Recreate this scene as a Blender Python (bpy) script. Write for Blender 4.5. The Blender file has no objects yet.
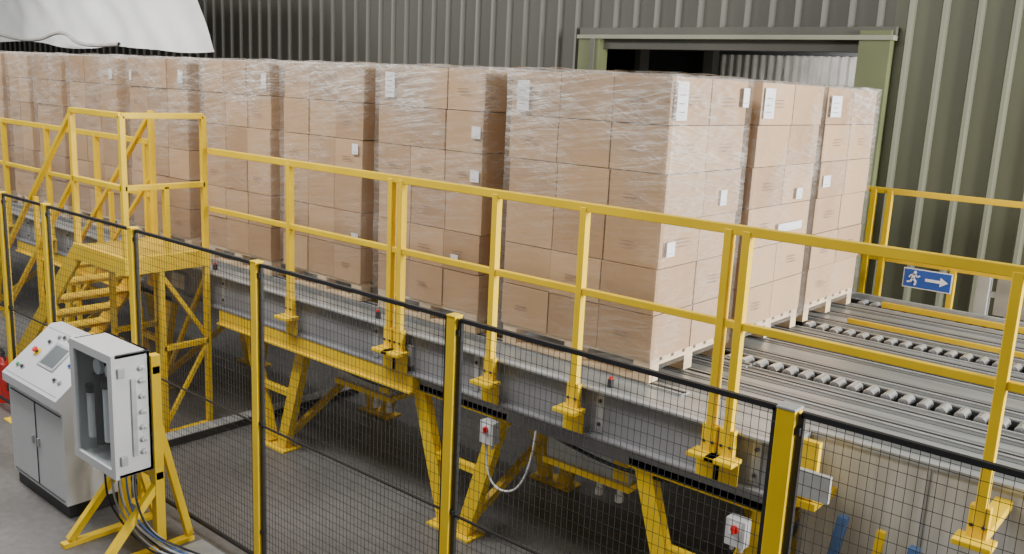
import bpy, bmesh, math, random
from mathutils import Vector, Matrix, noise
random.seed(7)
CAMH = 3.05
# ------------------------------------------------------------------ materials
def new_mat(name):
    m = bpy.data.materials.new(name); m.use_nodes = True
    nt = m.node_tree; b = nt.nodes['Principled BSDF']
    return m, nt, b
def mat(name, col, rough=0.5, metal=0.0, var=0.12, scale=6.0, bump=0.0, stretch=(1,1,1), spec=0.5):
    m, nt, b = new_mat(name)
    tc = nt.nodes.new('ShaderNodeTexCoord'); mp = nt.nodes.new('ShaderNodeMapping')
    mp.inputs['Scale'].default_value = stretch
    n = nt.nodes.new('ShaderNodeTexNoise'); n.inputs['Scale'].default_value = scale; n.inputs['Detail'].default_value = 6
    r = nt.nodes.new('ShaderNodeValToRGB')
    c = Vector(col)
    r.color_ramp.elements[0].position = 0.3; r.color_ramp.elements[1].position = 0.7
    r.color_ramp.elements[0].color = (*(c*(1-var)), 1); r.color_ramp.elements[1].color = (*[min(1,v) for v in c*(1+var)], 1)
    nt.links.new(tc.outputs['Object'], mp.inputs[0]); nt.links.new(mp.outputs[0], n.inputs['Vector'])
    nt.links.new(n.outputs['Fac'], r.inputs[0]); nt.links.new(r.outputs[0], b.inputs['Base Color'])
    b.inputs['Roughness'].default_value = rough; b.inputs['Metallic'].default_value = metal
    b.inputs['Specular IOR Level'].default_value = spec
    if bump:
        bp = nt.nodes.new('ShaderNodeBump'); bp.inputs['Strength'].default_value = bump; bp.inputs['Distance'].default_value = 0.01
        nt.links.new(n.outputs['Fac'], bp.inputs['Height']); nt.links.new(bp.outputs[0], b.inputs['Normal'])
    return m
YEL = mat('yellow_paint', (0.86, 0.57, 0.004), 0.42, var=0.08, scale=4)
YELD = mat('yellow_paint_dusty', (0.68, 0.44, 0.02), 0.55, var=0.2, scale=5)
BLK = mat('black_paint', (0.015, 0.015, 0.017), 0.45)
WIRE = mat('black_wire', (0.02, 0.02, 0.022), 0.5)
GALV = mat('galvanised_steel', (0.44, 0.45, 0.45), 0.42, 0.35, var=0.15, scale=9)
BEAM = mat('frame_steel_shaded', (0.25, 0.25, 0.26), 0.45, 0.1, var=0.25, scale=2.5, stretch=(0.6,1,2))  # frame steel with the side beam's shadow painted into a darker tone
PLATE = mat('conveyor_plate', (0.36, 0.38, 0.38), 0.33, 0.35, var=0.2, scale=3, stretch=(0.5,3,1))
PLATED = mat('conveyor_plate_worn', (0.19, 0.20, 0.205), 0.35, 0.3, var=0.2, scale=3, stretch=(0.5,3,1))
ROLL = mat('roller_steel', (0.80, 0.82, 0.85), 0.22, 0.7, var=0.05)
DARK = mat('dark_steel', (0.05, 0.05, 0.052), 0.5, 0.3)
LGREY = mat('light_grey_enamel', (0.62, 0.63, 0.64), 0.35, var=0.03, scale=2)
PANELW = mat('pale_cover_panel', (0.60, 0.59, 0.56), 0.28, var=0.22, scale=1.6, stretch=(7,7,0.4))
WHITE = mat('sticker_white', (0.85, 0.86, 0.90), 0.5, var=0.03)
INK = mat('ink', (0.30, 0.30, 0.32), 0.7)
PRINT = mat('carton_print', (0.20, 0.12, 0.08), 0.8)
WOOD = mat('pallet_wood', (0.66, 0.50, 0.32), 0.75, var=0.22, scale=5, stretch=(1,1,4))
RED = mat('red_plastic', (0.65, 0.02, 0.015), 0.35)
BLUE = mat('sign_blue', (0.02, 0.09, 0.42), 0.4, var=0.05)
BLUEP = mat('blue_paint', (0.08, 0.17, 0.40), 0.4)
GREEN = mat('green_led', (0.05, 0.45, 0.12), 0.4)
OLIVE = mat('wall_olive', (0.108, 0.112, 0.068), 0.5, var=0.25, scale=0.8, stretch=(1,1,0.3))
OLIVER = mat('wall_olive_rib_highlight', (0.25, 0.25, 0.18), 0.45, var=0.15, scale=1, stretch=(1,1,0.3))  # lighter olive paints in the highlight where ribs catch light
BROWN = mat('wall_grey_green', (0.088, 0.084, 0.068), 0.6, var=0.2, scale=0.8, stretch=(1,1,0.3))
BROWNR = mat('wall_grey_green_rib_highlight', (0.18, 0.17, 0.145), 0.55, var=0.2, scale=1, stretch=(1,1,0.3))  # rib highlight put into the colour, lighter than the cladding
GFRAME = mat('door_frame_green', (0.125, 0.138, 0.06), 0.55, var=0.15, scale=2)
CEILM = mat('ceiling_sheet', (0.2, 0.2, 0.18), 0.7)
SHUT = mat('pale_cladding', (0.42, 0.40, 0.36), 0.6)
SCREEN = mat('lcd_screen', (0.13, 0.15, 0.16), 0.3, var=0.05)
TARP = mat('plastic_tarp', (0.84, 0.84, 0.81), 0.30, var=0.06, scale=2.2, bump=0.3)
def floor_mat():
    m, nt, b = new_mat('concrete_floor')
    tc = nt.nodes.new('ShaderNodeTexCoord')
    n1 = nt.nodes.new('ShaderNodeTexNoise'); n1.inputs['Scale'].default_value = 0.9; n1.inputs['Detail'].default_value = 8
    n2 = nt.nodes.new('ShaderNodeTexNoise'); n2.inputs['Scale'].default_value = 18; n2.inputs['Detail'].default_value = 6
    mx = nt.nodes.new('ShaderNodeMix'); mx.data_type='FLOAT'; mx.inputs[0].default_value = 0.35
    r = nt.nodes.new('ShaderNodeValToRGB')
    r.color_ramp.elements[0].position = 0.32; r.color_ramp.elements[1].position = 0.68
    r.color_ramp.elements[0].color = (0.075, 0.072, 0.070, 1); r.color_ramp.elements[1].color = (0.20, 0.19, 0.18, 1)
    nt.links.new(tc.outputs['Object'], n1.inputs['Vector']); nt.links.new(tc.outputs['Object'], n2.inputs['Vector'])
    nt.links.new(n1.outputs['Fac'], mx.inputs[2]); nt.links.new(n2.outputs['Fac'], mx.inputs[3])
    nt.links.new(mx.outputs[0], r.inputs[0]); nt.links.new(r.outputs[0], b.inputs['Base Color'])
    r2 = nt.nodes.new('ShaderNodeMapRange'); r2.inputs[3].default_value = 0.22; r2.inputs[4].default_value = 0.7
    nt.links.new(n1.outputs['Fac'], r2.inputs[0]); nt.links.new(r2.outputs[0], b.inputs['Roughness'])
    return m
FLOOR = floor_mat()
def carton_mat():
    m, nt, b = new_mat('cardboard')
    at = nt.nodes.new('ShaderNodeAttribute'); at.attribute_name = 'rnd'
    tc = nt.nodes.new('ShaderNodeTexCoord')
    n = nt.nodes.new('ShaderNodeTexNoise'); n.inputs['Scale'].default_value = 3.0; n.inputs['Detail'].default_value = 8
    mx = nt.nodes.new('ShaderNodeMix'); mx.data_type='FLOAT'; mx.inputs[0].default_value = 0.45
    r = nt.nodes.new('ShaderNodeValToRGB')
    r.color_ramp.elements[0].position = 0.15; r.color_ramp.elements[1].position = 0.85
    r.color_ramp.elements[0].color = (0.36, 0.213, 0.105, 1); r.color_ramp.elements[1].color = (0.54, 0.345, 0.185, 1)
    nt.links.new(tc.outputs['Object'], n.inputs['Vector'])
    nt.links.new(at.outputs['Fac'], mx.inputs[2]); nt.links.new(n.outputs['Fac'], mx.inputs[3])
    nt.links.new(mx.outputs[0], r.inputs[0]); nt.links.new(r.outputs[0], b.inputs['Base Color'])
    b.inputs['Roughness'].default_value = 0.7
    return m
CARD = carton_mat()
def film_mat():
    m, nt, b = new_mat('stretch_film')
    out = nt.nodes['Material Output']
    tc = nt.nodes.new('ShaderNodeTexCoord')
    def mapping(scale, rot):
        mp = nt.nodes.new('ShaderNodeMapping'); mp.inputs['Scale'].default_value = scale
        mr_ = nt.nodes.new('ShaderNodeMapping'); mr_.inputs['Rotation'].default_value = rot
        nt.links.new(tc.outputs['Object'], mr_.inputs[0]); nt.links.new(mr_.outputs[0], mp.inputs[0]); return mp
    def math_(op, a, b2):
        q = nt.nodes.new('ShaderNodeMath'); q.operation = op
        for i_, v in enumerate((a, b2)):
            if isinstance(v, (int, float)): q.inputs[i_].default_value = v
            else: nt.links.new(v, q.inputs[i_])
        return q.outputs[0]
    def ridges(scale, rot, s, lo, hi):
        mp = mapping(scale, rot)
        n = nt.nodes.new('ShaderNodeTexNoise'); n.inputs['Scale'].default_value = s; n.inputs['Detail'].default_value = 5; n.inputs['Roughness'].default_value = 0.6
        n.inputs['Distortion'].default_value = 0.25
        nt.links.new(mp.outputs[0], n.inputs['Vector'])
        d_ = math_('ABSOLUTE', math_('SUBTRACT', n.outputs['Fac'], 0.5), 0)
        r = nt.nodes.new('ShaderNodeMapRange'); r.inputs[1].default_value = lo; r.inputs[2].default_value = hi; r.inputs[3].default_value = 1.0; r.inputs[4].default_value = 0.0
        nt.links.new(d_, r.inputs[0]); return r.outputs[0], n.outputs['Fac']
    w1, h1 = ridges((0.6,0.6,7), (0.10,0.14,0), 2.4, 0.0, 0.035)
    w2, h2 = ridges((0.6,0.6,6), (-0.42,-0.40,0), 2.4, 0.0, 0.022)
    n2 = nt.nodes.new('ShaderNodeTexNoise'); n2.inputs['Scale'].default_value = 1.7; n2.inputs['Detail'].default_value = 4
    nt.links.new(tc.outputs['Object'], n2.inputs['Vector'])
    pr = nt.nodes.new('ShaderNodeMapRange'); pr.inputs[1].default_value = 0.38; pr.inputs[2].default_value = 0.62; nt.links.new(n2.outputs['Fac'], pr.inputs[0])
    mp3 = mapping((0.25,0.25,60),(0.03,0.03,0)); n3 = nt.nodes.new('ShaderNodeTexNoise'); n3.inputs['Scale'].default_value=1.5; n3.inputs['Detail'].default_value=3
    nt.links.new(mp3.outputs[0], n3.inputs['Vector'])
    sx = nt.nodes.new('ShaderNodeSeparateXYZ'); nt.links.new(tc.outputs['Object'], sx.inputs[0])
    mr = nt.nodes.new('ShaderNodeMapRange'); mr.inputs[1].default_value = 2.2; mr.inputs[2].default_value = 2.95; mr.inputs[3].default_value = 0.32; mr.inputs[4].default_value = 1.0
    nt.links.new(sx.outputs['Z'], mr.inputs[0])
    wr = math_('MAXIMUM', w1, math_('MULTIPLY', w2, 0.8))
    wr = math_('MULTIPLY', wr, math_('ADD', math_('MULTIPLY', pr.outputs[0], 0.38), 0.08))
    tot = math_('ADD', wr, math_('MULTIPLY', pr.outputs[0], math_('MULTIPLY', n3.outputs['Fac'], 0.44)))
    tot = math_('ADD', math_('MULTIPLY', tot, mr.outputs[0]), 0.06)
    tr = nt.nodes.new('ShaderNodeBsdfTransparent')
    bp = nt.nodes.new('ShaderNodeBump'); bp.inputs['Strength'].default_value = 0.7; bp.inputs['Distance'].default_value = 0.03
    nt.links.new(math_('ADD', h1, h2), bp.inputs['Height']); nt.links.new(bp.outputs[0], b.inputs['Normal'])
    b.inputs['Base Color'].default_value = (0.80, 0.77, 0.73, 1); b.inputs['Roughness'].default_value = 0.24; b.inputs['Specular IOR Level'].default_value = 1.0
    ms = nt.nodes.new('ShaderNodeMixShader')
    nt.links.new(tot, ms.inputs[0]); nt.links.new(tr.outputs[0], ms.inputs[1]); nt.links.new(b.outputs[0], ms.inputs[2])
    nt.links.new(ms.outputs[0], out.inputs['Surface'])
    return m
FILM = film_mat()
def glass_mat():
    m, nt, b = new_mat('clear_window')
    out = nt.nodes['Material Output']
    tr = nt.nodes.new('ShaderNodeBsdfTransparent'); tr.inputs[0].default_value = (0.9,0.92,0.92,1)
    b.inputs['Base Color'].default_value = (0.5,0.5,0.5,1); b.inputs['Roughness'].default_value = 0.08
    ms = nt.nodes.new('ShaderNodeMixShader'); ms.inputs[0].default_value = 0.06
    nt.links.new(tr.outputs[0], ms.inputs[1]); nt.links.new(b.outputs[0], ms.inputs[2]); nt.links.new(ms.outputs[0], out.inputs['Surface'])
    return m
GLASS = glass_mat()
# ------------------------------------------------------------------ mesh builder
class MB:
    def __init__(s, name): s.name=name; s.v=[]; s.f=[]; s.m=[]; s.mats=[]; s.r=[]; s.cur=0.5
    def mi(s, m):
        if m not in s.mats: s.mats.append(m)
        return s.mats.index(m)
    def add(s, vs, fs, m):
        o=len(s.v); s.v += [tuple(v) for v in vs]; k=s.mi(m)
        for f in fs: s.f.append([i+o for i in f]); s.m.append(k); s.r.append(s.cur)
    def box(s, a, b, m):
        x0,x1=sorted((a[0],b[0])); y0,y1=sorted((a[1],b[1])); z0,z1=sorted((a[2],b[2]))
        vs=[(x0,y0,z0),(x1,y0,z0),(x1,y1,z0),(x0,y1,z0),(x0,y0,z1),(x1,y0,z1),(x1,y1,z1),(x0,y1,z1)]
        s.add(vs, [(0,3,2,1),(4,5,6,7),(0,1,5,4),(1,2,6,5),(2,3,7,6),(3,0,4,7)], m)
    def beam(s, p, q, w, h, m, up=(0,0,1)):
        p=Vector(p); q=Vector(q); d=(q-p).normalized(); u=Vector(up)
        if abs(d.dot(u))>0.98: u=Vector((0,1,0))
        a=d.cross(u).normalized(); c=a.cross(d).normalized()
        a*=w/2; c*=h/2
        vs=[p-a-c,p+a-c,p+a+c,p-a+c,q-a-c,q+a-c,q+a+c,q-a+c]
        s.add(vs, [(0,3,2,1),(4,5,6,7),(0,1,5,4),(1,2,6,5),(2,3,7,6),(3,0,4,7)], m)
    def cyl(s, p, q, r, m, n=12, r2=None):
        p=Vector(p); q=Vector(q); d=(q-p).normalized(); r2 = r if r2 is None else r2
        u=Vector((0,0,1)) if abs(d.z)<0.9 else Vector((1,0,0))
        a=d.cross(u).normalized(); c=a.cross(d).normalized()
        vs=[]
        for rr,pt in ((r,p),(r2,q)):
            for i in range(n):
                t=2*math.pi*i/n; vs.append(pt+a*rr*math.cos(t)+c*rr*math.sin(t))
        fs=[(i,(i+1)%n,n+(i+1)%n,n+i) for i in range(n)]+[tuple(range(n))[::-1],tuple(range(n,2*n))]
        s.add(vs, fs, m)
    def poly(s, pts, m): s.add(pts, [tuple(range(len(pts)))], m)
    def prism(s, prof, x0, x1, m):
        n=len(prof); vs=[(x0,y,z) for y,z in prof]+[(x1,y,z) for y,z in prof]
        fs=[(i,(i+1)%n,n+(i+1)%n,n+i) for i in range(n)]+[tuple(range(n)),tuple(range(n,2*n))]
        s.add(vs, fs, m)
    def done(s, bevel=0, smooth=False, parent=None):
        me=bpy.data.meshes.new(s.name); me.from_pydata(s.v,[],s.f)
        for m in s.mats: me.materials.append(m)
        me.polygons.foreach_set('material_index', s.m)
        at=me.attributes.new('rnd','FLOAT','FACE'); at.data.foreach_set('value', s.r)
        bm=bmesh.new(); bm.from_mesh(me); bmesh.ops.recalc_face_normals(bm, faces=bm.faces); bm.to_mesh(me); bm.free()
        if smooth: me.polygons.foreach_set('use_smooth',[True]*len(me.polygons))
        o=bpy.data.objects.new(s.name, me); bpy.context.collection.objects.link(o)
        if bevel:
            md=o.modifiers.new('bevel','BEVEL'); md.width=bevel; md.segments=2; md.limit_method='ANGLE'
        if parent: o.parent=parent
        return o
def cable(name, pts, r, m, parent=None):
    cu=bpy.data.curves.new(name,'CURVE'); cu.dimensions='3D'; cu.bevel_depth=r; cu.bevel_resolution=2
    sp=cu.splines.new('NURBS'); sp.points.add(len(pts)-1)
    for i,p in enumerate(pts): sp.points[i].co=(*p,1)
    sp.use_endpoint_u=True; sp.order_u=3
    cu.materials.append(m); o=bpy.data.objects.new(name,cu); bpy.context.collection.objects.link(o)
    if parent: o.parent=parent
    return o
# ------------------------------------------------------------------ room shell
WY = 10.0
f=MB('floor'); f.box((-32,-5,-0.2),(12,16,0),FLOOR); f.done()
c=MB('ceiling'); c.box((-32,-5,7.0),(12,16,7.15),CEILM)
for i in range(11): c.box((-31+i*4,-5,6.7),(-30.8+i*4,10,7.0),GALV)
c.done()
def corrug(b, x0, x1, z0, z1, y, mb, mr, pitch=0.30, rw=0.016):
    n=int(round((x1-x0)/pitch)); p=(x1-x0)/n
    b.box((x0,y+0.03,z0),(x1,y+0.08,z1),mb)
    for i in range(n):
        x=x0+i*p+p*0.5
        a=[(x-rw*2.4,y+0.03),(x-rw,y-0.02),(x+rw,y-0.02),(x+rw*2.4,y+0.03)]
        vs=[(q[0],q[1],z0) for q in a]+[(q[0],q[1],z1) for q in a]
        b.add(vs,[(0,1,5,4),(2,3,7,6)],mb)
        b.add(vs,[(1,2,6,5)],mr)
DX0,DX1,DZ=-7.05,-3.7,3.68
w=MB('wall_back')
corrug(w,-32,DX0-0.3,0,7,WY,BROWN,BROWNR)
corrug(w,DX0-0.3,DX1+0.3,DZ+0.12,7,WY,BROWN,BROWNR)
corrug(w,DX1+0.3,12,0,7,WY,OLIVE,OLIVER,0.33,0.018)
w.done()
w=MB('wall_left'); w.box((-32.2,-5,0),(-32,16,7),BROWN); w.done()
d=MB('door_1')
d.box((DX0-0.33,WY-0.10,0),(DX0,WY+0.1,DZ+0.02),GFRAME)
d.box((DX0-0.12,WY-0.13,0),(DX0-0.06,WY-0.10,DZ),BROWN)
d.box((DX1,WY-0.10,0),(DX1+0.33,WY+0.1,DZ+0.1),GFRAME)
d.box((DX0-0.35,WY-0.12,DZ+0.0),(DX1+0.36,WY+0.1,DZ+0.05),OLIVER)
d.box((DX0-0.35,WY-0.06,DZ+0.05),(DX1+0.36,WY+0.1,DZ+0.14),BROWN)
d.box((DX0,WY+0.0,DZ-0.12),(DX1,WY+0.1,DZ),BROWN)
d.done(bevel=0.004)
w=MB('wall_annex')
corrug(w,-6.6,-2.6,0,3.62,12.3,SHUT,SHUT,0.12,0.014)
w.box((-6.6,12.28,3.62),(-2.6,12.4,4.0),DARK)
w.box((-11,12.3,0),(-6.6,12.4,5),DARK)
w.box((-11,10.1,3.95),(-2.4,12.3,4.1),DARK)
w.box((-11,10.1,0),(-10.9,12.3,4),DARK); w.box((-2.5,10.1,0),(-2.4,12.3,4),SHUT)
w.box((-6.75,12.1,0),(-6.6,12.3,3.95),BROWN)
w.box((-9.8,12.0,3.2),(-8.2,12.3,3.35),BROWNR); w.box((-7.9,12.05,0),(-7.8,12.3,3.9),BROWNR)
w.done()
# ------------------------------------------------------------------ tarp top-left
t=MB('plastic_tarp')
NX,NZ=110,30; vs=[]
for j in range(NZ+1):
    for i in range(NX+1):
        u=i/NX; v=j/NZ
        zb=3.32+0.03*math.sin(u*31)+0.05*noise.noise(Vector((u*14,0,0)))+ max(0,(0.85-u))*0.35
        z=zb+(5.0-zb)*v
        xr=-11.78-1.6*v
        x=-30+(xr+30)*u
        y=7.3+0.3*v+0.12*noise.noise(Vector((x*0.7,z*0.7,1)))+0.05*noise.noise(Vector((x*2.1+z*3,z*1.2,4)))
        vs.append((x,y,z))
fs=[(j*(NX+1)+i,j*(NX+1)+i+1,(j+1)*(NX+1)+i+1,(j+1)*(NX+1)+i) for j in range(NZ) for i in range(NX)]
t.add(vs,fs,TARP)
t.cyl((-30,7.6,5.03),(-13.3,7.6,5.03),0.05,GALV)
for x in (-29,-21,-13.6): t.cyl((x,7.6,5.0),(x,7.6,6.69),0.03,GALV)
tarp=t.done(smooth=True)
cable('hanging_hose',[(-24,7.0,3.75),(-20,6.95,3.7),(-17,6.95,3.35),(-15.9,7.0,3.62),(-15.2,6.95,3.3),(-14,7.0,3.38)],0.03,SHUT,tarp)
# ------------------------------------------------------------------ pallet loads
ZP=1.316; ZB=1.46; HB=1.685
def pallet(b,x0,x1,y0,y1):
    z=ZP
    for k in range(3):
        yy=y0+(y1-y0-0.1)*k/2
        b.box((x0,yy,z),(x1,yy+0.1,z+0.02),WOOD)
        for j in range(3):
            xx=x0+(x1-x0-0.12)*j/2
            b.box((xx,yy,z+0.02),(xx+0.12,yy+0.1,z+0.10),WOOD)
    for j in range(3):
        xx=x0+(x1-x0-0.12)*j/2
        b.box((xx,y0,z+0.10),(xx+0.12,y1,z+0.122),WOOD)
    n=7
    for k in range(n):
        yy=y0+(y1-y0-0.1)*k/(n-1)
        b.box((x0,yy,z+0.122),(x1,yy+0.1,z+0.1435),WOOD)
def sticker(b,face,a,z,w,h,pos):
    e=0.003; lines = 3 if h>0.15 else 1
    if face=='F':
        b.box((a,pos-e,z),(a+w,pos,z+h),WHITE)
        for k in range(lines):
            b.box((a+w*.15,pos-e-0.001,z+h*(.2+.22*k)),(a+w*(.75-.1*(k%2)),pos-e,z+h*(.2+.22*k)+h*.035),INK)
    else:
        b.box((pos,a,z),(pos+e,a+w,z+h),WHITE)
        for k in range(lines):
            b.box((pos+e,a+w*.15,z+h*(.2+.22*k)),(pos+e+0.001,a+w*(.75-.1*(k%2)),z+h*(.2+.22*k)+h*.035),INK)
def load(x0,x1,y0,y1,nc,nd,top=HB,stF=(),stR=(),idx=0,rows=6):
    b=MB('pallet_load')
    pallet(b,x0+0.01,x1-0.01,y0+0.01,y1-0.01)
    rh=top/rows; g=0.004
    for r in range(rows):
        jx=random.uniform(-.008,.008); jy=random.uniform(-.006,.006)
        for i in range(nc):
            for j in range(nd):
                if 0<i<nc-1 and 0<j<nd-1: continue
                b.cur=random.random()
                bx0=x0+(x1-x0)*i/nc; bx1=x0+(x1-x0)*(i+1)/nc
                by0=y0+(y1-y0)*j/nd; by1=y0+(y1-y0)*(j+1)/nd
                ex=random.uniform(-.005,.005)
                zz=ZB+r*rh
                b.box((bx0+g+jx,by0+g+jy+ex,zz+0.001),(bx1-g+jx,by1-g+jy+ex,zz+rh-0.005),CARD)
    for r in range(rows):
        for i in range(nc):
            if random.random()<0.4:
                bx=x0+(x1-x0)*(i+.3)/nc; z=ZB+(r+.42)*rh
                for k in range(2): b.box((bx,y0-0.0115,z+k*.022),(bx+random.uniform(.08,.13),y0-0.0105,z+k*.022+.005),PRINT)
        for j in range(nd):
            if random.random()<0.5:
                by=y0+(y1-y0)*(j+.35)/nd; z=ZB+(r+.42)*rh
                for k in range(3): b.box((x1+0.0125,by,z+k*.022),(x1+0.0135,by+random.uniform(.1,.17),z+k*.022+.005),PRINT)
    for a,r,w,h in stF: sticker(b,'F',x0+a,ZB+r*rh,w,h,y0-0.012)
    for a,r,w,h in stR: sticker(b,'R',y0+a,ZB+r*rh,w,h,x1+0.0145)
    o=b.done(bevel=0.007)
    fm=MB('stretch_film'); off=0.02; N=20; M=26
    per=[]
    X0,X1,Y0,Y1=x0-off,x1+off,y0-off,y1+off
    for k in range(N): per.append((X0+(X1-X0)*k/N,Y0,0,-1))
    for k in range(N): per.append((X1,Y0+(Y1-Y0)*k/N,1,0))
    for k in range(N): per.append((X1-(X1-X0)*k/N,Y1,0,1))
    for k in range(N): per.append((X0,Y1-(Y1-Y0)*k/N,-1,0))
    vs=[]; P=len(per)
    zt=ZB+top+0.004
    for m_ in range(M+1):
        z=ZP+0.09+(zt-ZP-0.09)*m_/M
        for (px,py,nx,ny) in per:
            n1=abs(noise.noise(Vector((px*3,py*3,z*5+idx*7))))*0.012
            zz=z+(0.015*abs(noise.noise(Vector((px*4,py*4,idx*3.3)))) if m_==M else 0)
            vs.append((px+nx*n1,py+ny*n1,zz))
    fs=[(m_*P+k,m_*P+(k+1)%P,(m_+1)*P+(k+1)%P,(m_+1)*P+k) for m_ in range(M) for k in range(P)]
    fm.add(vs,fs,FILM)
    vs=[];G=16
    for j in range(G+1):
        for i in range(G+1):
            u=i/G; v=j/G
            vs.append((X0+(X1-X0)*u,Y0+(Y1-Y0)*v,zt+0.03*abs(noise.noise(Vector((u*5+idx*3,v*5,idx))))+0.004))
    fs=[(j*(G+1)+i,j*(G+1)+i+1,(j+1)*(G+1)+i+1,(j+1)*(G+1)+i) for j in range(G) for i in range(G)]
    fm.add(vs,fs,FILM)
    fm.done(smooth=True,parent=o)
    return o
load(-3.93,-2.73,4.58,5.52,3,2,stF=[(.06,5.1,.10,.19)],
     stR=[(.03,5.1,.12,.22),(.84,5.4,.08,.12),(.66,3.2,.08,.10),(.05,2.25,.09,.09)],idx=0)
load(-3.90,-2.72,5.68,6.70,3,2,stR=[(.03,5.15,.15,.2),(.45,2.3,.4,.06),(.7,3.1,.10,.08)],idx=1)
load(-3.92,-2.73,6.84,7.88,3,2,stR=[(.03,5.2,.2,.16),(.04,3.3,.14,.09)],idx=2)
load(-5.22,-4.16,4.58,5.56,3,2,stF=[(.08,5.2,.1,.18),(.96,4.35,.08,.08),(.96,3.3,.08,.08),(.8,1.2,.07,.06)],idx=3)
load(-6.41,-5.40,4.58,5.56,3,2,stF=[(.90,3.6,.07,.08),(.90,1.2,.08,.06)],idx=4)
load(-7.63,-6.60,4.58,5.56,3,2,stF=[(.93,5.2,.07,.13)],idx=5)
load(-9.0,-7.90,4.58,5.56,3,2,stF=[(.97,5.2,.08,.12),(.05,5.2,.04,.10)],idx=6)
load(-10.33,-9.25,4.58,5.56,3,2,stF=[(.95,5.2,.07,.1)],idx=7)
load(-11.2,-10.52,4.58,5.56,2,2,idx=8)
load(-11.95,-11.38,4.58,5.56,2,2,idx=9)
load(-13.2,-12.15,4.58,5.56,3,2,idx=10)
load(-14.5,-13.40,4.58,5.56,3,2,idx=11)
# ------------------------------------------------------------------ conveyor
cv=MB('roller_conveyor')
CX0,CX1=-15.0,3.0; CT=1.30
YF=4.20; XS=-1.74; YR=4.66
cv.box((CX0,YF,1.06),(XS,YF+0.012,1.36),BEAM)
cv.box((CX0,YF-0.05,1.06),(XS,YF,1.075),BEAM); cv.box((CX0,YF-0.05,1.345),(XS,YF,1.36),GALV)
cv.box((XS,YF,1.06),(XS+0.012,YR,1.30),BEAM)
cv.box((CX0,YF+0.02,0.94),(XS,YF+0.14,1.055),BEAM)
x=CX0+0.4; k=0
while x<XS-0.1:
    cv.box((x,YF-0.006,1.09),(x+0.05,YF,1.33),GALV)
    for dz in (1.14,1.28): cv.cyl((x+.025,YF-0.018,dz),(x+.025,YF-0.006,dz),0.012,DARK,6)
    if k%3==1: cv.box((x+.2,YF-0.03,1.12),(x+.42,YF,1.26),GALV)
    x+=0.98; k+=1
cv.box((CX0,YF+0.012,1.285),(-2.5,4.50,CT),PLATE)
for yy in (4.62,5.05,5.45):
    cv.box((CX0,yy-0.05,1.24),(-2.5,yy+0.05,1.31),GALV)
    cv.box((CX0,yy-0.012,1.31),(-2.5,yy+0.012,1.3155),DARK)
cv.box((CX0,5.66,1.06),(-4.0,5.70,1.36),BEAM)
x=CX0+0.3
while x<3:
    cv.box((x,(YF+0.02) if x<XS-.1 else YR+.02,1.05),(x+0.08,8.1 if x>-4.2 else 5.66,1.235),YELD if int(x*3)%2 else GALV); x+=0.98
lanes=[(4.50,5.44),(5.66,6.74),(6.96,7.91)]
for li,(a,b_) in enumerate(lanes):
    if li==0:
        cv.box((-4.0,a,1.26),(XS,b_,1.30),PLATE); cv.box((XS,YR,1.26),(CX1,b_,1.30),PLATE)
        ys=(4.80,5.05,5.32)
    else:
        cv.box((-4.0,a,1.26),(CX1,b_,1.30),PLATE); ys=(a+0.16,(a+b_)/2,b_-0.16)
    for k,yy in enumerate(ys):
        cv.box((-4.0,yy-0.085,1.30),(CX1,yy+0.085,1.304),PLATED)
        cv.box((-4.0,yy-0.035,1.304),(CX1,yy+0.035,1.311),GALV)
        cv.box((-4.0,yy-0.010,1.311),(CX1,yy+0.010,1.3155),DARK)
cv.box((-2.5,YF+0.012,1.285),(XS,4.50,CT),PLATE)
for yc in (5.55,6.85,8.02):
    cv.box((-4.0,yc-0.11,1.20),(CX1,yc+0.11,1.22),DARK)
    for s in (-1,1):
        cv.box((-4.0,yc+s*0.095-0.004,1.22),(CX1,yc+s*0.095+0.004,1.305),DARK)
        cv.box((-4.0,yc+s*0.118-0.008,1.30),(CX1,yc+s*0.118+0.008,1.312),GALV)
    x=-2.68
    while x<CX1:
        cv.cyl((x,yc-0.060,1.297),(x,yc+0.060,1.297),0.034,ROLL,12)
        cv.cyl((x,yc-0.09,1.297),(x,yc+0.09,1.297),0.008,DARK,6); x+=0.105
cv.box((-2.5,7.16,1.309),(CX1,7.19,1.345),YEL)
cv.box((-2.5,7.95,1.312),(CX1,7.98,1.36),YEL)
cv.box((-4.0,8.14,1.0),(CX1,8.18,1.36),GALV)
cv.box((-4.0,5.5,1.0),(CX1,5.54,1.18),BEAM)
def leg(p,q,w=0.09,h=0.07,m=YEL): cv.beam(p,q,w,h,m,up=(0,1,0))
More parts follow.
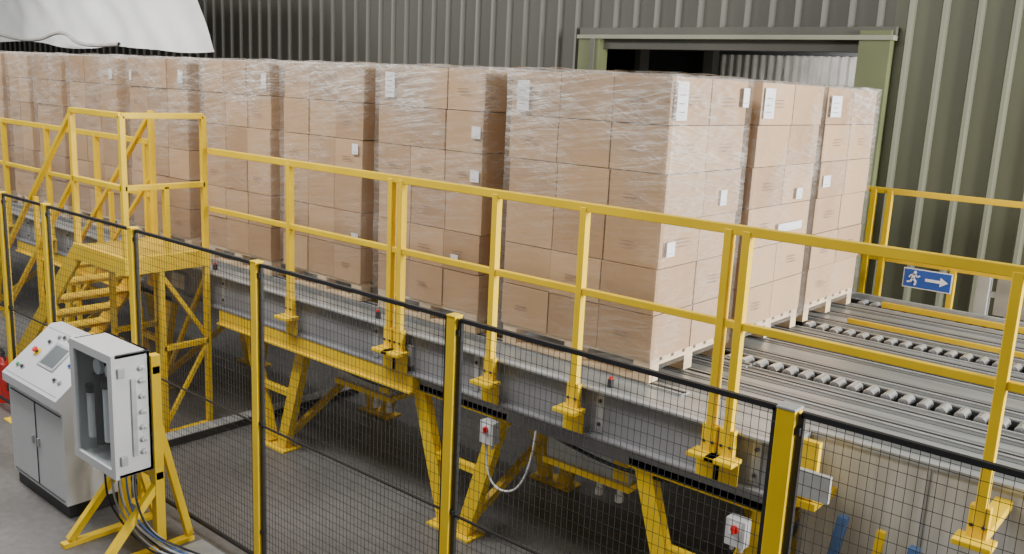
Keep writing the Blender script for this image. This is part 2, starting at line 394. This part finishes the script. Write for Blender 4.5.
for fx in (-12.1,-10.1,-8.1,-6.08,-4.0,-2.15,-0.3,1.6):
    yf=4.27 if fx<XS else 4.85
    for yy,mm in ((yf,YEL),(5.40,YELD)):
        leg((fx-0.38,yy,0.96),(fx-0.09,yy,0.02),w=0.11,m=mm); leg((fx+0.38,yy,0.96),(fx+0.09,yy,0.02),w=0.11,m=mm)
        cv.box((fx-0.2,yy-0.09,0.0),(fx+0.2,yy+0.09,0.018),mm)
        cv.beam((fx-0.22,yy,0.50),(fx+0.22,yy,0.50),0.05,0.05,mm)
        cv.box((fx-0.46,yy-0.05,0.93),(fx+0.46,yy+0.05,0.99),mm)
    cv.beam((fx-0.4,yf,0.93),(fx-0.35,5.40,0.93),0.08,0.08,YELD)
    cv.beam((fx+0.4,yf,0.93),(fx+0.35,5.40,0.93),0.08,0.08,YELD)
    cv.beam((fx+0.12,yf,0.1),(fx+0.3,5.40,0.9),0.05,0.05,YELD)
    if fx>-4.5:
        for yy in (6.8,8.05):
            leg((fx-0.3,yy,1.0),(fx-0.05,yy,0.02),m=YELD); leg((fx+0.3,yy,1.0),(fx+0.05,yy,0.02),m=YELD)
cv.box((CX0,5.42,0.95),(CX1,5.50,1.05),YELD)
for xa,xb in ((-6.75,-4.35),(-10.9,-8.6)):
    cv.box((xa,YF-0.045,0.93),(xb,YF+0.02,1.06),YEL); cv.box((xa,YF-0.07,0.93),(xb,YF-0.045,0.945),YEL)
for (xx,l) in ((-9.3,.5),(-5.1,.6),(-3.0,.62)):
    cv.box((xx-l/2,4.36,0.74),(xx+l/2,5.0,1.04),GALV)
    cv.box((xx-l/2-0.02,4.34,0.70),(xx+l/2+0.02,5.02,0.74),YEL)
    cv.box((xx+l/2-0.10,4.345,0.76),(xx+l/2,4.36,0.92),YEL)
    for dx in (.05,.2):
        cv.cyl((xx+dx,4.45,0.70),(xx+dx,4.45,0.61),0.02,LGREY,8); cv.cyl((xx+dx,4.45,0.61),(xx+dx,4.45,0.57),0.028,LGREY,8)
for xx in (-2.9,-5.0,-7.2):
    cv.box((xx,4.38,1.30),(xx+0.03,4.41,1.35),DARK); cv.cyl((xx+0.015,4.395,1.35),(xx+0.015,4.395,1.365),0.014,RED,10)
x=XS+0.012
while x<CX1-0.1:
    cv.box((x+.008,YR-0.02,0.25),(x+0.60,YR,1.285),PANELW)
    cv.box((x-.008,YR-0.03,0.2),(x+.008,YR,1.29),GALV); x+=0.61
cv.box((XS,YR-0.035,1.275),(CX1,YR+0.02,1.305),GALV)
cv.box((-1.70,4.36,1.02),(-1.58,4.40,1.34),YEL); cv.box((-1.72,4.34,0.98),(-1.56,YR,1.02),YEL)
cv.beam((-1.46,4.50,0.94),(-1.54,4.48,0.3),0.05,0.05,BLUEP,up=(0,1,0))
cv.beam((-1.10,4.50,0.90),(-1.14,4.48,0.3),0.05,0.05,BLUEP,up=(0,1,0))
cv.beam((-1.27,4.52,0.92),(-1.30,4.48,0.3),0.04,0.04,YEL,up=(0,1,0))
conv=cv.done(bevel=0.003)
cable('cable',[(-3.4,4.3,0.95),(-2.9,4.25,.88),(-2.4,4.25,.90),(-1.9,4.3,.95)],0.012,BLK,conv)
cable('cable',[(-5.6,4.3,0.92),(-5.0,4.25,.80),(-4.4,4.25,.90)],0.012,BLK,conv)
# ------------------------------------------------------------------ guard rails
g=MB('guard_rail')
RY=4.13; TR=2.40; MR=1.92; PB=1.20
g.box((-6.80,RY-0.02,TR-0.025),(2.6,RY+0.02,TR+0.025),YEL)
g.box((-6.80,RY-0.018,MR-0.02),(2.6,RY+0.018,MR+0.02),YEL)
for px in (-5.70,-4.56,-4.46,-3.62,-2.96,-2.07,-1.97,-0.77,0.5,1.8):
    g.box((px-0.022,RY-0.024,PB),(px+0.022,RY+0.024,TR),YEL)
    g.box((px-0.042,RY-0.02,PB),(px+0.042,RY+0.02,PB+.17),YEL)
    g.box((px-0.08,RY-0.10,PB),(px+0.08,RY+0.02,PB+.025),YEL)
    if px<XS: g.box((px-0.07,RY-0.0,PB-.13),(px+0.07,RY+0.018,PB),YEL)
    else: g.box((px-0.04,RY+0.02,PB),(px+0.04,YR-0.04,PB+.04),YEL)
    g.cyl((px-0.025,RY-0.03,PB+.08),(px-0.025,RY-0.02,PB+.08),0.010,DARK,6); g.cyl((px+0.025,RY-0.03,PB+.08),(px+0.025,RY-0.02,PB+.08),0.010,DARK,6)
g.done(bevel=0.004)
g=MB('guard_rail')
g.box((-14.8,RY-0.02,TR-0.025),(-7.78,RY+0.02,TR+0.025),YEL)
g.box((-14.8,RY-0.018,MR-0.02),(-7.78,RY+0.018,MR+0.02),YEL)
for px in (-14.6,-13.4,-12.2,-11.0,-9.9,-8.8,-7.85):
    g.box((px-0.022,RY-0.024,PB),(px+0.022,RY+0.024,TR),YEL); g.box((px-0.07,RY-0.10,PB),(px+0.07,RY+0.02,PB+.025),YEL)
    g.box((px-0.06,RY-0.0,PB-.13),(px+0.06,RY+0.018,PB),YELD)
g.done(bevel=0.004)
g=MB('guard_rail')
FY=8.3
g.box((-3.6,FY-0.02,2.26),(3,FY+0.02,2.31),YEL)
g.box((-3.6,FY-0.02,1.66),(3,FY+0.02,1.70),YEL)
for px in (-2.80,-2.66,-2.05,-1.2,0.0,1.4): 
    g.box((px-0.025,FY-0.025,0.0),(px+0.025,FY+0.025,2.29 if px!=-2.05 else 1.68),YEL)
g.box((-2.95,FY-0.07,0),(-2.5,FY+0.07,0.015),YEL)
g.box((-2.66,FY-0.10,1.76),(3,FY-0.06,1.79),YEL)
g.done(bevel=0.004)
# emergency exit sign
s=MB('emergency_exit_sign')
SX0,SX1,SZ0,SZ1=-2.42,-2.02,1.485,1.655; sy=FY-0.125
s.box((SX0,sy,SZ0),(SX1,sy+0.006,SZ1),WHITE)
s.box((SX0+.008,sy-0.002,SZ0+.008),(SX1-.008,sy,SZ1-.008),BLUE)
def sp(u,v): return (SX0+u*.93, sy-0.004, SZ0+v*.9)
s.beam(sp(.20,.095),sp(.34,.095),0.004,0.024,WHITE)
s.poly([sp(.33,.14),sp(.40,.095),sp(.33,.05)],WHITE)
hc=sp(.105,.155); s.cyl((hc[0],sy-.002,hc[2]),(hc[0],sy-.005,hc[2]),.013,WHITE,14)
for a,b_,w_ in (((.10,.14),(.09,.09),.026),((.09,.095),(.12,.065),.016),((.12,.065),(.11,.03),.014),((.09,.095),(.07,.06),.016),((.07,.06),(.04,.055),.013),((.10,.135),(.13,.11),.012),((.13,.11),(.15,.125),.011),((.10,.135),(.07,.125),.012),((.07,.125),(.055,.10),.011)):
    s.beam(sp(*a),sp(*b_),0.004,w_,WHITE,up=(0,0,1) if abs(a[0]-b_[0])>abs(a[1]-b_[1]) else (1,0,0))
s.box((SX0+.1,sy+.006,1.6),(SX0+.13,FY-0.03,1.63),GALV); s.box((SX1-.13,sy+.006,1.6),(SX1-.1,FY-0.03,1.63),GALV)
s.done()
p=MB('reflector_post'); p.box((-1.9,8.5,0),(-1.8,8.6,1.75),LGREY); p.box((-1.93,8.47,0),(-1.77,8.63,0.02),GALV)
p.box((-1.75,8.52,1.3),(-1.25,8.56,1.72),SHUT); p.box((-1.8,8.52,1.45),(-1.74,8.56,1.5),GALV); p.done(bevel=0.004)
# ------------------------------------------------------------------ access platform + stairs
a=MB('access_platform')
PX0,PX1,PY0,PY1,PD,PT=-7.70,-6.86,3.42,4.11,1.55,2.68
W=0.045
def post(x,y,z0,z1): a.box((x-W/2,y-W/2,z0),(x+W/2,y+W/2,z1),YEL)
for (x,y) in ((PX0,PY0),(PX1,PY0),(PX1,PY1),(PX0,PY1)): post(x,y,PD-0.1,PT)
a.box((PX0,PY0,PD-0.03),(PX1,PY1,PD),YELD)
a.box((PX0-.03,PY0-.03,PD-0.12),(PX1+.03,PY0+.02,PD+0.02),YEL)
a.box((PX1-.02,PY0,PD-0.12),(PX1+.03,PY1+.03,PD+0.02),YEL)
a.box((PX0-.03,PY0,PD-0.12),(PX0+.02,PY1+.03,PD),YEL); a.box((PX0,PY1-.02,PD-0.12),(PX1,PY1+.03,PD+0.0),YEL)
for z in (PT,2.12):
    a.beam((PX0,PY0,z),(PX1,PY0,z),W,W,YEL); a.beam((PX1,PY0,z),(PX1,PY1,z),W,W,YEL)
post(PX1,(PY0+PY1)/2,PD,2.12)
for (x,y) in ((PX0,3.70),(PX1,3.70),(PX1,PY1),(PX0,PY1)):
    post(x,y,0.02,PD-0.1)
a.beam((PX1,3.70,0.09),(PX1,PY1,0.75),0.035,0.035,YEL)
a.beam((PX1,3.70,PD-.15),(PX1,PY1,0.80),0.035,0.035,YEL)
a.beam((PX1,3.70,0.77),(PX1,PY1,0.77),W,W,YEL); a.beam((PX0,3.7,0.75),(PX0,PY1,0.75),W,W,YEL)
a.beam((PX0,PY1,0.1),(PX1,PY1,PD-0.2),0.035,0.035,YEL)
a.box((PX1-.05,3.5,0),(PX1+.05,4.14,0.03),YEL); a.box((PX0-.05,3.5,0),(PX0+.05,4.14,0.03),YEL)
SXb=-9.30; n=7
for y in (PY0,PY1):
    a.beam((PX0,y,PD-0.05),(SXb,y,0.06),0.03,0.16,YEL)
    a.beam((PX0,y,PT-0.02),(SXb-0.1,y,PT-0.02-PD+0.02),0.04,0.04,YEL)
    a.beam((PX0,y,2.12),(SXb-0.1,y,2.12-PD+0.02),0.035,0.035,YEL)
    for k in (0.5,1.0):
        x=PX0+(SXb-PX0)*k; z=PD*(1-k); a.box((x-.02,y-.02,z),(x+.02,y+.02,z+1.1),YEL)
for i in range(1,n+1):
    z=PD*(1-i/(n+1)); x=PX0+(SXb-PX0)*i/(n+1)
    a.box((x-0.12,PY0+.015,z-0.03),(x+0.10,PY1-.015,z),YEL)
a.done(bevel=0.004)
# ------------------------------------------------------------------ safety fence
FYY=2.97; posts=[-12.4,-10.95,-9.5,-8.05,-7.21,-5.86,-4.42,-2.835,-1.196,0.45,2.05]
fe=bpy.data.objects.new('safety_fence',None); bpy.context.collection.objects.link(fe)
pb=MB('posts')
for i,x in enumerate(posts):
    w_=0.027 if i!=8 else 0.034
    pb.box((x-w_,FYY-w_,0.012),(x+w_,FYY+w_,1.985),YEL)
    pb.box((x-w_-.002,FYY-w_-.002,1.985),(x+w_+.002,FYY+w_+.002,1.995),GALV if i==8 else YEL)
    pb.box((x-0.08,FYY-0.08,0),(x+0.08,FYY+0.08,0.012),YEL)
    for z in (0.3,1.0,1.9):
        pb.box((x-w_-.020,FYY-w_+.01,z),(x+w_+.020,FYY+w_-.01,z+0.03),BLK)
pb.done(bevel=0.003,parent=fe)
for i in range(len(posts)-1):
    x0=posts[i]+0.042; x1=posts[i+1]-0.042
    if i==7: x1-=0.006
    if i==8: x0+=0.006
    pn=MB('mesh_panel'); T=0.010
    for z in (0.12,1.0,1.975): pn.box((x0,FYY-T*(1 if z!=1.0 else .6),z-T*(1 if z!=1.0 else .45)),(x1,FYY+T*(1 if z!=1.0 else .6),z+T*(1 if z!=1.0 else .45)),BLK)
    for x in (x0,x1): pn.box((x-T,FYY-T,0.12),(x+T,FYY+T,1.975),BLK)
    r=0.0009; nw=int((x1-x0)/0.030)
    for k in range(1,nw):
        x=x0+(x1-x0)*k/nw; pn.box((x-r,FYY-r,0.12),(x+r,FYY+r,1.975),WIRE)
    z=0.17
    while z<1.96: pn.box((x0,FYY+r,z-r),(x1,FYY+3*r,z+r),WIRE); z+=0.05
    pn.done(parent=fe)
# ------------------------------------------------------------------ control console
cc=MB('control_console')
X0,X1=-6.80,-5.93; OY=-0.03
def cb(a_,b_,m): cc.box((a_[0],a_[1]+OY,a_[2]),(b_[0],b_[1]+OY,b_[2]),m)
cb((X0+.02,2.52,0),(X1-.02,2.86,0.10),BLK)
cc.prism([(y+OY,z) for y,z in ((2.50,0.10),(2.90,0.10),(2.90,1.16),(2.82,1.16),(2.46,0.86),(2.46,0.80),(2.50,0.76))],X0,X1,LGREY)
xm=(X0+X1)/2
cb((xm-.003,2.494,0.13),(xm+.003,2.501,0.74),DARK)
cb((X0+.03,2.494,0.735),(X1-.03,2.501,0.741),DARK); cb((X0+.03,2.494,0.125),(X1-.03,2.501,0.13),DARK)
for xx in (xm-.06,xm+.03): cb((xx,2.485,0.42),(xx+.020,2.50,0.48),GALV)
ns=Vector((0,-0.30,0.36)).normalized(); sl=Vector((0,0.36,0.30)).normalized()
def cp(x,t,h): return Vector((X0+(x+6.96)*(X1-X0)/0.97,2.46+OY,0.86))+sl*t+ns*h
def slab(x0,x1,t0,t1,h,m):
    v=[cp(x0,t0,0),cp(x1,t0,0),cp(x1,t1,0),cp(x0,t1,0),cp(x0,t0,h),cp(x1,t0,h),cp(x1,t1,h),cp(x0,t1,h)]
    cc.add(v,[(0,3,2,1),(4,5,6,7),(0,1,5,4),(1,2,6,5),(2,3,7,6),(3,0,4,7)],m)
slab(-6.62,-6.34,0.16,0.36,0.010,GALV); slab(-6.59,-6.37,0.18,0.34,0.012,SCREEN)
slab(-6.93,-6.03,0.025,0.028,0.002,DARK); slab(-6.93,-6.03,0.435,0.438,0.002,DARK)
for k,(xx,tt,m_) in enumerate(((-6.72,.34,DARK),(-6.66,.40,GALV),(-6.58,.41,DARK),(-6.5,.41,GALV),(-6.42,.41,DARK),(-6.84,.10,GREEN),(-6.76,.10,DARK),(-6.22,.12,DARK),(-6.14,.12,GALV),(-6.2,.25,BLUE))):
    cc.cyl(cp(xx,tt,0),cp(xx,tt,.008),.018,GALV,14); cc.cyl(cp(xx,tt,.008),cp(xx,tt,.020),.012,m_,14)
cc.cyl(cp(-6.76,.24,0),cp(-6.76,.24,.006),.032,YEL,20); cc.cyl(cp(-6.76,.24,.006),cp(-6.76,.24,.025),.012,DARK,12); cc.cyl(cp(-6.76,.24,.025),cp(-6.76,.24,.04),.021,RED,18)
cc.done(bevel=0.008)
# ------------------------------------------------------------------ pneumatic cabinet on stand
pc=MB('pneumatic_cabinet')
bx0,bx1,by0,by1,bz0,bz1=-5.66,-5.12,2.45,2.67,0.58,1.36
th=0.02
pc.box((bx0,by1-th,bz0),(bx1,by1,bz1),LGREY)
pc.box((bx0,by0,bz0),(bx0+th,by1,bz1),LGREY); pc.box((bx1-th,by0,bz0),(bx1,by1,bz1),LGREY)
pc.box((bx0,by0,bz0),(bx1,by1,bz0+th),LGREY); pc.box((bx0,by0,bz1-th),(bx1,by1,bz1),LGREY)
e=0.025; fr=.05
pc.box((bx0-.005,by0-e,bz0-.005),(bx0+fr,by0,bz1+.005),LGREY); pc.box((bx1-fr,by0-e,bz0-.005),(bx1+.005,by0,bz1+.005),LGREY)
pc.box((bx0+fr,by0-e,bz1-fr),(bx1-fr,by0,bz1+.005),LGREY); pc.box((bx0+fr,by0-e,bz0-.005),(bx1-fr,by0,bz0+fr),LGREY)
pc.box((bx0+fr,by0-.012,bz0+fr),(bx1-fr,by0-.009,bz1-fr),GLASS)
pc.box((bx0+.025,by1-th-.01,bz0+.025),(bx1-.025,by1-th,bz1-.025),GALV)
for k,(xx,zz,h_) in enumerate(((-5.55,.72,.3),(-5.44,.70,.42),(-5.33,.75,.35),(-5.22,.70,.25))):
    pc.cyl((xx,2.50,zz),(xx,2.50,zz+h_),.030,(WHITE,BLK,WHITE,BLK)[k],12)
    pc.cyl((xx,2.50,zz+h_),(xx,2.50,zz+h_+.05),.038,BLK,12)
for zz in (.8,.95,1.1): pc.cyl((-5.58,2.56,zz),(-5.2,2.56,zz),.014,BLK,8)
pc.cyl((-5.42,2.51,1.22),(-5.42,2.48,1.22),.05,WHITE,18); pc.cyl((-5.42,2.52,1.22),(-5.42,2.505,1.22),.058,BLK,18)
pc.cyl((-5.28,2.51,1.22),(-5.28,2.48,1.22),.04,WHITE,18); pc.cyl((-5.28,2.52,1.22),(-5.28,2.505,1.22),.047,BLK,18)
pc.box((-5.6,2.56,.66),(-5.47,2.62,1.28),BLK); pc.box((-5.36,2.54,.95),(-5.24,2.6,1.12),BLK)
for zz in (.66,1.22): pc.box((bx1,by0+.01,zz),(bx1+.02,by0+.05,zz+.06),GALV)
for zz in (.72,.80,.88,.98,1.08,1.18,1.26): pc.cyl((bx1,2.61,zz),(bx1+.03,2.61,zz),.018,LGREY,10); pc.cyl((bx1+.03,2.61,zz),(bx1+.04,2.61,zz),.010,GALV,8)
pc.box((bx1,2.54,.7),(bx1+.015,2.57,1.2),GALV)
pc.box((-5.17,2.675,0.01),(-5.11,2.735,1.32),YEL); pc.box((-5.62,2.675,0.01),(-5.56,2.735,1.32),YEL)
pc.box((-5.62,2.68,.50),(-5.11,2.73,.55),YEL); pc.box((-5.62,2.68,1.2),(-5.11,2.73,1.25),YEL)
for xx in (-5.14,-5.59):
    pc.box((xx-.03,2.28,0),(xx+.03,2.93,.03),YEL)
    pc.beam((xx,2.72,.85),(xx,2.91,.04),0.045,0.045,YEL); pc.beam((xx,2.69,.45),(xx,2.33,.04),0.045,0.045,YEL)
pc.box((-5.0,2.45,0.0),(-4.6,2.92,0.05),GALV)
pcab=pc.done(bevel=0.003)
for k in range(7):
    x=-5.54+k*.065; y=2.56+.012*(k%3)
    cable('hose_%d'%k,[(x,y,.58),(x+.02,y-.02,.42),(x+.10+.02*k,y-.03,.25),(-5.05+.03*k,2.55+.03*k,.10),(-4.9+.04*k,2.65+.03*k,.06),(-4.7,2.75+.02*k,.06)],0.007,(BLK,GALV,BLK,LGREY,BLUEP,GALV,BLK)[k],pcab)
# ------------------------------------------------------------------ isolators
def isolator(x,y,z,s=1.0):
    i_=MB('isolator_switch')
    i_.box((x-.055*s,y-.07,z-.075*s),(x+.055*s,y,z+.075*s),LGREY)
    i_.box((x-.035*s,y-.073,z-.01*s),(x+.035*s,y-.07,z+.06*s),WHITE)
    i_.cyl((x,y-.073,z+.025*s),(x,y-.085,z+.025*s),.022*s,RED,16); i_.box((x-.006,y-.10,z+.005),(x+.006,y-.085,z+.045*s),RED)
    for dx in (-.025,.025): i_.cyl((x+dx*s,y-.035,z-.075*s),(x+dx*s,y-.035,z-.11*s),.013*s,LGREY,8)
    return i_.done(bevel=0.004)
o=isolator(-3.63,4.20,0.86)
cable('cable',[(-3.65,4.165,.76),(-3.64,4.15,.60),(-3.52,4.13,.50),(-3.35,4.13,.55),(-3.26,4.15,.78),(-3.25,4.16,.98)],0.007,LGREY,o)
isolator(-1.88,4.20,0.82)
# ------------------------------------------------------------------ extinguisher, floor trunking
x_=MB('fire_extinguisher'); ex,ey=-8.60,3.09
x_.cyl((ex,ey,0),(ex,ey,.36),.075,RED,20); x_.cyl((ex,ey,.36),(ex,ey,.42),.075,RED,20,r2=.025); x_.cyl((ex,ey,.42),(ex,ey,.46),.022,DARK,10)
x_.box((ex-.06,ey-.012,.46),(ex+.03,ey+.012,.475),DARK); x_.box((ex-.07,ey-.012,.49),(ex+.02,ey+.012,.5),DARK); x_.cyl((ex+.03,ey,.44),(ex+.09,ey,.12),.012,DARK,8)
x_.done(bevel=0.002)
t_=MB('cable_trunking'); t_.box((-6.72,3.2,0),(-6.62,5.6,0.07),DARK); t_.box((-6.74,3.2,0.07),(-6.60,5.6,0.08),GALV); t_.done(bevel=0.002)
# ------------------------------------------------------------------ lights
def area(name,loc,target,sx,sy_,power,col=(1,1,1)):
    l=bpy.data.lights.new(name,'AREA'); l.shape='RECTANGLE'; l.size=sx; l.size_y=sy_; l.energy=power; l.color=col
    o=bpy.data.objects.new(name,l); bpy.context.collection.objects.link(o); o.location=loc
    o.rotation_euler=(Vector(target)-Vector(loc)).to_track_quat('-Z','Y').to_euler(); return o
area('daylight_opening',(9,7.2,4.0),(-3,6.2,1.6),4.2,4,4000,(1.0,0.99,0.97))
area('roof_light_1',(-6,1.6,6.6),(-6,3.8,0),6,1.6,520,(1,0.99,0.97))
area('roof_light_2',(-14,1.8,6.6),(-12,3.8,0),6,1.6,460,(1,0.99,0.97))
area('roof_light_3',(-8,7.4,6.6),(-8,9,0),10,1.0,170,(1,0.99,0.97))
area('tarp_fill_light',(-15,3.0,6.5),(-15,7.4,4.0),3,1,230)  # added fill to brighten the tarp, not an actual lamp of the hall
area('annex_lamp',(-4.5,11.2,3.8),(-4.5,12.2,2.5),1,0.5,34)
wd=bpy.data.worlds.new('hall_ambient'); bpy.context.scene.world=wd; wd.use_nodes=True
wd.node_tree.nodes['Background'].inputs[0].default_value=(0.90,0.94,1.0,1); wd.node_tree.nodes['Background'].inputs[1].default_value=0.28
# ------------------------------------------------------------------ camera
Xc=Vector((0.758,-0.169,0.630)).normalized(); Yc=Vector((0.6507,0.1275,-0.7486)); Yc=(Yc-Xc*Yc.dot(Xc)).normalized(); Zc=Xc.cross(Yc)
R=Matrix(((Xc.x,Xc.y,Xc.z),(Yc.x,Yc.y,Yc.z),(Zc.x,Zc.y,Zc.z)))
cam=bpy.data.cameras.new('camera'); cam.sensor_width=36; cam.lens=910/1024*36; cam.clip_end=200; cam.clip_start=0.05
co=bpy.data.objects.new('camera',cam); bpy.context.collection.objects.link(co)
co.matrix_world=Matrix.Translation((0,0,CAMH)) @ R.to_4x4()
bpy.context.scene.camera=co
